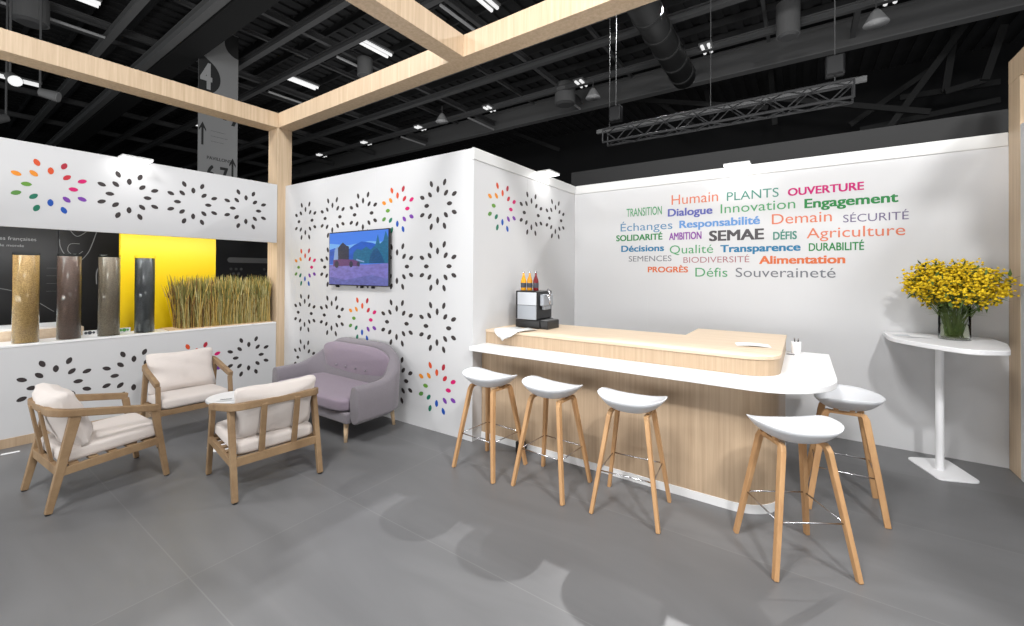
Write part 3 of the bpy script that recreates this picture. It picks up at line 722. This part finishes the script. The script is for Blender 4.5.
for k, (y, lab) in enumerate(((1.13, 'small green printed card on the ledge between the brown seed columns'), (1.41, 'small green and white card on the ledge left of the black seed column'))):
    t = thing('card', lab, 'card', (-6.33, y, ZL+.0005), 0, 'printed cards on the ledge')
    bm = new_bm(); box(bm, 0, .004, -.055, .055, 0, .05); obj('card_face', bm, M_paper, t)
    bm = new_bm()
    for j, (dy, r_) in enumerate(((-.03, .014), (.0, .018), (.03, .012))):
        vs_ = [bm.verts.new((.0048, dy+r_*math.cos(a*PI/5), .025+r_*1.1*math.sin(a*PI/5))) for a in range(10)]; bm.faces.new(vs_)
    obj('printed_leaves', bm, M_grn if k else M_dark, t)

# display furniture behind the opening
ds = thing('display_counter', 'low light oak display counter with white top behind the ledge', 'counter', (0, 0, 0))
bm = new_bm(); box(bm, -7.0, -6.42, -1.6, 1.10, 0, 1.03); obj('body', bm, M_oakh, ds, bevel=.003)
bm = new_bm(); box(bm, -7.0, -6.47, -1.6, 1.0, 1.0305, 1.05); obj('top', bm, M_gloss, ds)
yp = thing('yellow_partition', 'tall bright yellow panel behind the wheat and the black seed column', 'panel', (0, 0, 0))
bm = new_bm(); box(bm, -6.66, -6.6, 1.43, 2.405, .0, 2.5); obj('board', bm, mat('signal_yellow', (.80, .55, .0), .45), yp)
bm = new_bm(); box(bm, -6.72, -6.66, 1.45, 1.49, 0, 2.5); box(bm, -6.72, -6.66, 2.34, 2.38, 0, 2.5); obj('frame', bm, M_black, yp)
bp_ = thing('backdrop', 'glossy black display backdrop with grey line drawings and lettering behind the ledge', 'panel', (-8.05, 0, 0))
bm = new_bm(); box(bm, -.06, 0, -1.6, 1.13, 0, 2.9); box(bm, -.06, 0, 1.134, 5.4, 0, 2.9); obj('board', bm, mat('gloss_black_panel', (.014, .014, .015), .32), bp_)
M_gline = mat('grey_line_print', (.25, .25, .25), .5); M_gpale = mat('pale_grey_print', (.42, .42, .42), .5)
def line_on(pts, r=.009, m=M_gline, name='line_drawing'):
    bm = new_bm()
    # flat ribbon printed on the board
    for (a, b), (c, d) in zip(pts, pts[1:]):
        v = Vector((0, c-a, d-b)); n_ = Vector((0, -v.z, v.y)).normalized()*r/2; p, q = Vector((.002, a, b)), Vector((.002, c, d))
        bm.faces.new([bm.verts.new(k) for k in (p-n_, q-n_, q+n_, p+n_)])
    return obj(name, bm, m, bp_)
def smoothc(P_, n=8):
    out = []
    for i in range(len(P_)-1):
        p0, p1, p2, p3 = P_[max(i-1, 0)], P_[i], P_[i+1], P_[min(i+2, len(P_)-1)]
        for k in range(n):
            t = k/n; out.append(tuple(.5*(2*p1[j]+(p2[j]-p0[j])*t+(2*p0[j]-5*p1[j]+4*p2[j]-p3[j])*t*t+(3*p1[j]-p0[j]-3*p2[j]+p3[j])*t**3) for j in (0, 1)))
    return out+[P_[-1]]
line_on(smoothc([(1.14, 2.05), (1.15, 1.95), (1.20, 1.84), (1.31, 1.755), (1.40, 1.86), (1.45, 2.0), (1.50, 2.2)]))
line_on(smoothc([(1.33, 2.0), (1.24, 1.99), (1.22, 1.90), (1.29, 1.84), (1.36, 1.9)]), .007)
line_on(smoothc([(1.20, 2.25), (1.30, 2.10), (1.42, 2.2)]), .008)
line_on(smoothc([(1.50, 1.45), (1.50, 1.62), (1.56, 1.74), (1.70, 1.80), (1.95, 1.78)]), .012)
line_on(smoothc([(-.2, 1.48), (.3, 1.45), (.75, 1.38), (1.1, 1.1)]), .006)
for k in range(4):
    lettering('caption', ['lorem', 'olea', 'fibra', 'sem'][k] if False else '–––', M_gline, (.0, 1.03, 1.66-.1*k), (0, 1, 0), (0, 0, 1), .10, .02, 0, bp_, .003)
lettering('caption', 'ales françaises', M_gpale, (.0, .598, 2.01), (0, 1, 0), (0, 0, 1), .34, .042, 0, bp_, .003)
lettering('caption', 'ns le monde', M_gpale, (.0, .585, 1.93), (0, 1, 0), (0, 0, 1), .25, .03, 0, bp_, .003)
bm = new_bm(); bm.faces.new([bm.verts.new((.003, y, z)) for y, z in arc(3.15, 1.835, .045, 90, 270, 8)+arc(3.95, 1.835, .045, -90, 90, 8)]); obj('grey_band', bm, mat('grey_band_print', (.12, .12, .12), .5), bp_)
lettering('caption', '– ––– ––– –––', M_dark, (.001, 3.36, 1.82), (0, 1, 0), (0, 0, 1), .45, .025, 0, bp_, .004)
bm = new_bm()
for cy in (3.24, 3.78):
    for (a, b) in ((-.08, .06), (0, .06), (.08, .06), (-.04, -.02), (.04, -.02), (0, -.10)):
        bm.faces.new([bm.verts.new((.003, cy+a+.026*math.cos(k*PI/3), 1.62+b+.026*math.sin(k*PI/3))) for k in range(6)])
obj('hexagon_print', bm, mat('hex_print', (.06, .06, .06), .5), bp_)

# small things on the floor
bm = new_bm(); box(bm, -.055, .055, -.014, .014, 0, .004); box(bm, -.05, .05, -.009, .009, .004, .007); o = obj('floor_tag', bm, M_paper, bevel=.001); o.location = (-5.82, .54, 0); o.rotation_euler.z = R(80)
tag(o, 'small white strip lying on the grey floor near the left baseboard', 'strip')
pb = thing('plug_box', 'small black plug box on the floor behind the stool at the wall end', 'plug box', (-2.12, 3.20, 0))
bm = new_bm(); box(bm, -.03, .03, -.03, .03, 0, .10); obj('housing', bm, M_black, pb, bevel=.004)
bm = new_bm(); tube(bm, [(0, .0, .1), (.0, .03, .12), (.02, .052, .08), (.03, .052, .02)], .005, 8); obj('cable', bm, M_black, pb)

# ------------------------------------------------------------------ exhibition hall above and beyond
ZC = 9.0
bm = new_bm(); box(bm, -42, 14, -8, 30, 10.6, 10.8)
for k in range(112): box(bm, -42+k*.5, -41.75+k*.5, -8, 30, 10.52, 10.6)
cl = struct('ceiling', bm, M_deck)
def ibeam(x0, y0, x1, y1, z, h, w, m, name='roof_beam', web=.03):
    bm = new_bm(); a = (x0, y0); b = (x1, y1)
    bar(bm, (x0, y0, z+.015), (x1, y1, z+.015), w, .03); bar(bm, (x0, y0, z+h-.015), (x1, y1, z+h-.015), w, .03); bar(bm, (x0, y0, z+h/2), (x1, y1, z+h/2), web, h-.06)
    return obj(name, bm, m, cl)
for y, m, h, w in ((3.62, M_steel2, .35, .22), (4.97, M_steel, .4, .2), (6.8, M_steel, .3, .22), (8.15, M_steel, .3, .22), (11.4, M_steel, .3, .25), (12.7, M_steel, .3, .25), (15.0, M_steel, .3, .2), (1.0, M_steel, .3, .25), (-1.5, M_steel, .3, .25)):
    ibeam(-40, y, 12, y, ZC, h*.7, w*.8, m)
for x in (-32, -27.4, -22.8, -18.0, -13.08, -8.2, -3.45, 1.3, 6.2, 10.8):
    ibeam(x, -6, x, 17.2, ZC+.23, .22, .14, M_steel)
for x in (-25.2, -20.4, -15.6, -10.7, -5.9, -1.0, 3.8):
    ibeam(x, -6, x, 17.2, ZC+.8, .15, .10, M_steel)
for k in range(22):                                                  # close purlins right under the deck
    bm = new_bm(); box(bm, -40, 12, -5+k*1.05, -4.93+k*1.05, 10.25, 10.5); obj('purlin', bm, M_deck, cl)
bm = new_bm(); box(bm, -40, 12, 4.68, 5.33, 8.5, 8.96); obj('service_duct', bm, mat('matt_black_duct', (.012, .012, .012), .8), cl)
ibeam(-40, 4.55, 12, 4.55, 8.55, .35, .2, M_steel2)
# deep girder, the light falling on it put into its paler grey
bm = new_bm(); box(bm, -40, 12, 17.3, 17.36, ZC+.0, ZC+.85); box(bm, -40, 12, 17.15, 17.5, ZC-.03, ZC+.02); box(bm, -40, 12, 17.15, 17.5, ZC+.85, ZC+.9); obj('girder', bm, mat('lit_girder', (.17, .17, .17), .6), cl)
for x, y0, y1 in ((-18.1, 1.4, 3.5), (-17.95, 8.35, 9.75), (-13.08, 8.3, 9.74), (-8.2, 8.3, 9.74), (-17.9, 15.2, 16.95), (-13.05, 15.1, 17.1), (-8.2, 15.0, 17.1), (-3.45, 13.6, 17.1), (-3.45, 8.3, 9.7), (-22.8, 8.3, 9.7)):
    bm = new_bm(); tube(bm, [(x, y0, ZC), (x, y1, ZC)], .045, 8); obj('flange_highlight', bm, mat('lit_flange', (.5, .5, .5), .5), cl)  # light along the lower beam flanges, put in as pale rods
# lattice truss webs far behind
def in_plane(pts, y, w, m, name='brace', par=None, t=.12):
    for a, b in zip(pts, pts[1:]):
        p = un(*a, 1, y); q = un(*b, 1, y); bm = new_bm(); bar(bm, p, q, t, w, ref=(0, 1, 0)) if False else bar(bm, p, q, w, t, ref=(0, 1, 0)); obj(name, bm, m, par)
BR = [((560,95),(768,108)), ((770,98),(930,112)), ((965,25),(880,140)), ((1004,25),(985,80)), ((985,80),(945,92)), ((945,92),(955,30)), ((590,115),(620,85)), ((640,90),(700,130)), ((765,0),(775,125)),
      ((1000,82),(900,98)), ((480,120),(560,150)), ((700,60),(712,118)), ((860,130),(1000,100)), ((850,125),(930,70))]
for i_, (a, b) in enumerate(BR): in_plane([a, b], 20.2+.16*i_, .2, mat('far_steel', (.03, .03, .03), .6), 'brace', cl)
bm = new_bm(); box(bm, -42, 14, 24.0, 24.2, 0, 10.6); struct('wall_hall', bm, M_fabric)
bm = new_bm(); box(bm, -42, -41.8, -8, 24, 0, 10.6); struct('wall_hall_left', bm, M_fabric)

# twin tube luminaires on the hall grid
def lum(L_):
    t = thing('ceiling_light', 'twin tube ceiling light hanging among the dark hall beams', 'light', group='twin tube ceiling lights of the hall')
    bm = new_bm(); box(bm, -.2, .2, -L_/2, L_/2, .06, .12); obj('housing', bm, M_steel2, t)
    for s in (-1, 1):
        bm = new_bm(); tube(bm, [(.1*s, -L_/2+.02, .02), (.1*s, L_/2-.02, .02)], .05, 10); obj('tube', bm, M_tube, t)
    return t
l1 = lum(1.15); l2 = lum(.6); first = {1: True, 2: True}
for x in (-25.2, -20.65, -16.18, -11.68, -7.15, -2.62, 1.95):
    for y, k in ((2.45, 1), (8.83, 1), (14.98, 2)):
        src = l1 if k == 1 else l2
        if first[k]: first[k] = False; src.location = (x, y, ZC+.05); 
        else: dup(src, (x, y, ZC+.05), 0, src['label'])

# round duct, hanging cans and lamps
dc = thing('air_duct', 'wide round black air duct running under the hall roof', 'duct')
p0, p1 = un(628, -20, 2, 8.5), un(684, 78, 2, 8.5)
bm = new_bm(); tube(bm, [p0, p1], .38, 24); obj('pipe', bm, mat('duct_black', (.03, .03, .03), .5), dc, smooth=True)
for k in range(6):
    bm = new_bm(); c = p0.lerp(p1, (k+.5)/6); d = (p1-p0).normalized(); tube(bm, [c-d*.04, c+d*.04], .41, 24)
    obj('collar', bm, mat('duct_collar', (.05, .05, .05), .5), dc)
def can(px, py, z, r, h, lab):
    p = un(px, py, 2, z); t = thing('pendant_speaker', lab, 'speaker', p, 0, 'cylinders hanging from the hall roof')
    bm = new_bm(); lathe(bm, [(r, 0), (r, h)], n=24); obj('housing', bm, M_steel2, t, smooth=False)
    bm = new_bm(); lathe(bm, [(r*.7, -.06), (r*.9, 0)], n=24); obj('cone', bm, M_steel, t)
    bm = new_bm(); tube(bm, [(0, 0, h), (0, 0, ZC-.01-z)], .015, 6); obj('rod', bm, M_steel, t)
can(565, 104, 8.6, .42, .8, 'grey cylinder hanging under the roof left of the long girder')
can(788, 36, 8.6, .3, .95, 'grey cylinder hanging under the roof near the top right')
can(365, 76, 8.6, .26, .6, 'grey cylinder hanging just above the long wooden beam')
can(30, 22, 8.6, .38, .7, 'grey cylinder hanging at the top left above the wooden beam')
def bell(px, py, z, lab):
    p = un(px, py, 2, z); t = thing('bell_lamp', lab, 'light', p, 0, 'bell lamps under the hall roof')
    bm = new_bm(); lathe(bm, [(.28, 0), (.26, .04), (.12, .3), (.06, .38)], n=20); obj('shade', bm, mat('pale_shade', (.5, .5, .5), .5), t, smooth=True)
    bm = new_bm(); tube(bm, [(0, 0, .38), (0, 0, ZC-.01-z)], .02, 6); obj('rod', bm, M_steel, t)
bell(593, 98, 8.3, 'pale bell lamp beside the grey cylinder left of the girder')
bell(876, 24, 8.3, 'pale bell lamp under the roof at the upper right')
bell(442, 122, 8.3, 'pale bell lamp above the corner of the television wall')

# black fabric panel behind the word wall and aluminium truss
bm = new_bm(); box(bm, -2.9, 3.2, 5.75, 5.83, 0, 3.165); box(bm, -2.9, -2.84, 5.83, 6.2, 0, 3.165); o = obj('partition', bm, mat('charcoal_panel', (.008, .008, .0082), .7)); tag(o, 'plain charcoal partition rising behind the white word wall', 'partition')
tr = thing('lighting_truss', 'long aluminium lattice truss hung with small lamps behind the back wall', 'truss', (-3.75, 9.0, 4.62))
M_alu = mat('aluminium', (.06, .06, .062), .5, .3)
LT = 4.45; A = .30
bm = new_bm()
for y in (0, A):
    for z in (0, A): tube(bm, [(0, y, z), (LT, y, z)], .025, 8)
obj('chord', bm, M_alu, tr)
bm = new_bm(); n = 14
for k in range(n):
    x0, x1 = LT*k/n, LT*(k+1)/n
    for y in (0, A): tube(bm, [(x0, y, 0 if k % 2 else A), (x1, y, A if k % 2 else 0)], .012, 6)
    for z in (0, A): tube(bm, [(x0, 0 if k % 2 else A, z), (x1, A if k % 2 else 0, z)], .012, 6)
for x in (0, LT):
    for y in (0, A): tube(bm, [(x, y, 0), (x, y, A)], .018, 6)
obj('lattice', bm, M_alu, tr)
bm = new_bm(); box(bm, -.3, LT+.2, A+.05, A+.12, A+.05, A+.14); obj('cable_tray', bm, mat('pale_tray', (.13, .13, .13), .5), tr)
for k, x in enumerate((.1, LT/2, LT-.25)):
    bm = new_bm(); tube(bm, [(x, A/2, A), (x, A/2, ZC-.01-4.62)], .008, 6); obj('hanging_cable', bm, M_steel, tr)
bm = new_bm()
def hoist(x, y, z, lab):
    t = thing('chain_hoist', lab, 'hoist', (x, y, z), 0, 'chain hoists above the truss')
    bm = new_bm(); box(bm, -.14, .14, -.1, .1, 0, .35); obj('motor', bm, M_black, t, bevel=.03)
    bm = new_bm(); tube(bm, [(0, 0, .35), (0, 0, ZC-.01-z)], .01, 6); obj('chain', bm, M_steel, t)
hoist(-3.5, 9.15, 5.08, 'black chain hoist over the left end of the lattice truss')
hoist(.45, 9.15, 5.08, 'black chain hoist over the right end of the lattice truss')

# hanging sign banner
bn = thing('hanging_banner', 'grey hall banner with a 4, arrows and pavilion numbers hanging beyond the left beam', 'banner', (-16, 0, 0))
bm = new_bm(); box(bm, -.02, 0, 5.30, 6.45, 3.8, 9.72); obj('cloth', bm, mat('grey_banner', (.36, .36, .36), .8), bn)
M_bdark = mat('banner_print', (.04, .04, .04), .8); M_blight = mat('banner_number', (.5, .5, .5), .8)
def on_b(pts, m, name, d=.002):
    bm = new_bm(); bm.faces.new([bm.verts.new((d, y, z)) for y, z in pts]); return obj(name, bm, m, bn)
on_b([(5.30, 7.3)]+arc(5.30, 8.0, .62, -60, 60, 14)+[(5.30, 8.75)], M_bdark, 'dark_disc')
on_b([(6.05, 9.7)]+arc(6.45, 9.35, .42, 150, 270, 8)+[(6.45, 9.7)], M_bdark, 'dark_disc')
lettering('printed_number', '4', M_blight, (0, 5.34, 7.62), (0, 1, 0), (0, 0, 1), .34, .80, .04, bn, .006)
def arrow(y, z, h): on_b([(y-.03, z), (y+.03, z), (y+.03, z+h*.75), (y+.10, z+h*.6), (y+.10, z+h*.7), (y, z+h), (y-.10, z+h*.7), (y-.10, z+h*.6), (y-.03, z+h*.75)], M_bdark, 'printed_arrow', .004)
arrow(5.42, 5.75, .75); arrow(6.30, 4.75, .75)
for k, w_ in enumerate((.42, .5, .38)): lettering('printed_line', ['CONFÉRENCES', 'RESTAURATION', 'ACCUEIL'][k] if False else '–––––', M_bdark, (0, 5.65, 6.25-.17*k), (0, 1, 0), (0, 0, 1), w_, .05, .02, bn, .004)
lettering('printed_line', 'PAVILLONS', M_bdark, (0, 5.55, 5.32), (0, 1, 0), (0, 0, 1), .70, .10, .01, bn, .004)
lettering('printed_number', '6 7', M_bdark, (0, 5.55, 4.62), (0, 1, 0), (0, 0, 1), .62, .5, .03, bn, .004)
for k, (y, z) in enumerate(((5.75, 7.05), (6.0, 6.98), (6.25, 6.85))): on_b([(y, z-.25), (y+.1, z-.25), (y+.22, z+.1), (y+.1, z+.05)], M_bdark, 'printed_mark', .004)

# cluster of stage lamps at far left
def stage_lamp(px, py, x, aim, lab, on=False):
    p = un(px, py, 0, x); t = thing('stage_lamp', lab, 'light', p, 0, 'stage lamps at far left')
    d = Vector(aim).normalized()
    bm = new_bm(); tube(bm, [Vector((0, 0, 0)), d*.3], .09, 16, r1=.12); obj('housing', bm, M_steel2, t)
    bm = new_bm(); tube(bm, [d*.302, d*.312], .11, 16); obj('lens', bm, M_tube if on else mat('dull_lens', (.4, .4, .4), .3), t)
    bm = new_bm(); tube(bm, [(0, 0, 0), (0, 0, ZC-.01-p.z)], .02, 6); obj('rod', bm, M_steel, t)
stage_lamp(10, 76, -14, (1, .2, -.6), 'bright round stage lamp at the far left edge under the wooden beam', True)
stage_lamp(6, 118, -15.5, (.6, -.8, -.5), 'grey stage lamp pointing down left, below the bright round lamp')
stage_lamp(40, 92, -14, (.5, .9, -.2), 'grey stage lamp pointing right, beside the bright round lamp')

# ------------------------------------------------------------------ light
def area(name, loc, target, size, energy, col=(1, 1, 1), spread=180):
    ld = bpy.data.lights.new(name, 'AREA'); ld.shape = 'DISK'; ld.size = size; ld.energy = energy; ld.color = col; ld.spread = R(spread)
    o = bpy.data.objects.new(name, ld); COL.objects.link(o); o.location = loc
    d = Vector(target)-Vector(loc); o.rotation_euler = d.to_track_quat('-Z', 'Y').to_euler(); return o
def spot(name, loc, target, angle, energy, rad=.12, blend=.3):
    ld = bpy.data.lights.new(name, 'SPOT'); ld.spot_size = R(angle); ld.spot_blend = blend; ld.energy = energy; ld.shadow_soft_size = rad
    o = bpy.data.objects.new(name, ld); COL.objects.link(o); o.location = loc
    d = Vector(target)-Vector(loc); o.rotation_euler = d.to_track_quat('-Z', 'Y').to_euler(); return o
area('hall_flood', (-1.5, -1.5, 7.5), (-2.5, 3, .5), 1.7, 540)
area('hall_flood', (-7.5, -2.0, 7.0), (-3.5, 3, .8), 1.2, 220)
area('hall_flood', (3.5, 0.5, 7.0), (-1, 4.5, 1.0), 1.0, 420)
spot('hall_spot', (-2.9, 11.2, 8.5), (-2.2, .9, 0), 46, 3800, .10)
spot('hall_spot', (2.6, 10.6, 8.5), (-.2, 1.3, 0), 46, 1500, .12)
spot('hall_spot', (1.9, -1.2, 6.0), (-.1, 5.2, 1.0), 66, 1250, .2, .9)
spot('hall_spot', (-12.5, 4.5, 8.0), (-6.9, 1.6, 1.2), 40, 420, .2)

def strip(loc, sx, sy, rot, e):  # added area light, not a fixture of the hall
    ld = bpy.data.lights.new('added_fill_light', 'AREA'); ld.shape = 'RECTANGLE'; ld.size = sx; ld.size_y = sy; ld.energy = e
    o = bpy.data.objects.new('added_fill_light', ld); COL.objects.link(o); o.location = loc; o.rotation_euler = rot
strip((XL-.07, 1.0, ZU-.01), .05, 3.4, (0, R(45), 0), 22)          # added light under the upper wall, brightens the display behind it
strip((-14, 10, 3.2), 8, 6, (PI, 0, 0), 200)                       # three unseen uplights added to lift the dark hall roof
strip((-13, -3, 3.2), 8, 5, (PI, 0, 0), 160)
strip((1, 12, 3.2), 8, 5, (PI, 0, 0), 160)
strip((-4, -5.5, 1.0), 8, 2, (R(140), 0, 0), 560)  # added uplight behind the camera for the undersides of the beams
strip((6.5, 1.5, 2.6), 2, 6, (0, R(120), 0), 200)  # added uplight out of view on the right, also for the beams
w = bpy.data.worlds.new('hall_air'); SC.world = w; w.use_nodes = True
w.node_tree.nodes['Background'].inputs[0].default_value = (.9, .95, 1, 1); w.node_tree.nodes['Background'].inputs[1].default_value = .25

# ------------------------------------------------------------------ camera
cd = bpy.data.cameras.new('camera'); cam = bpy.data.objects.new('camera', cd); COL.objects.link(cam); SC.camera = cam
cd.sensor_fit = 'HORIZONTAL'; cd.sensor_width = 36; cd.lens = F_/1024*36
cd.shift_x = 0; cd.shift_y = (PY_-313)/1024
M3 = Matrix((r3, u3, -f2)).transposed()
cam.matrix_world = Matrix.Translation((0, 0, HC)) @ M3.to_4x4()
cd.clip_end = 200; cd.clip_start = .05

SC.view_settings.view_transform = 'Standard'; SC.view_settings.look = 'None'; SC.view_settings.gamma = 1
SC.view_settings.use_curve_mapping = False; SC.view_settings.exposure = -.24
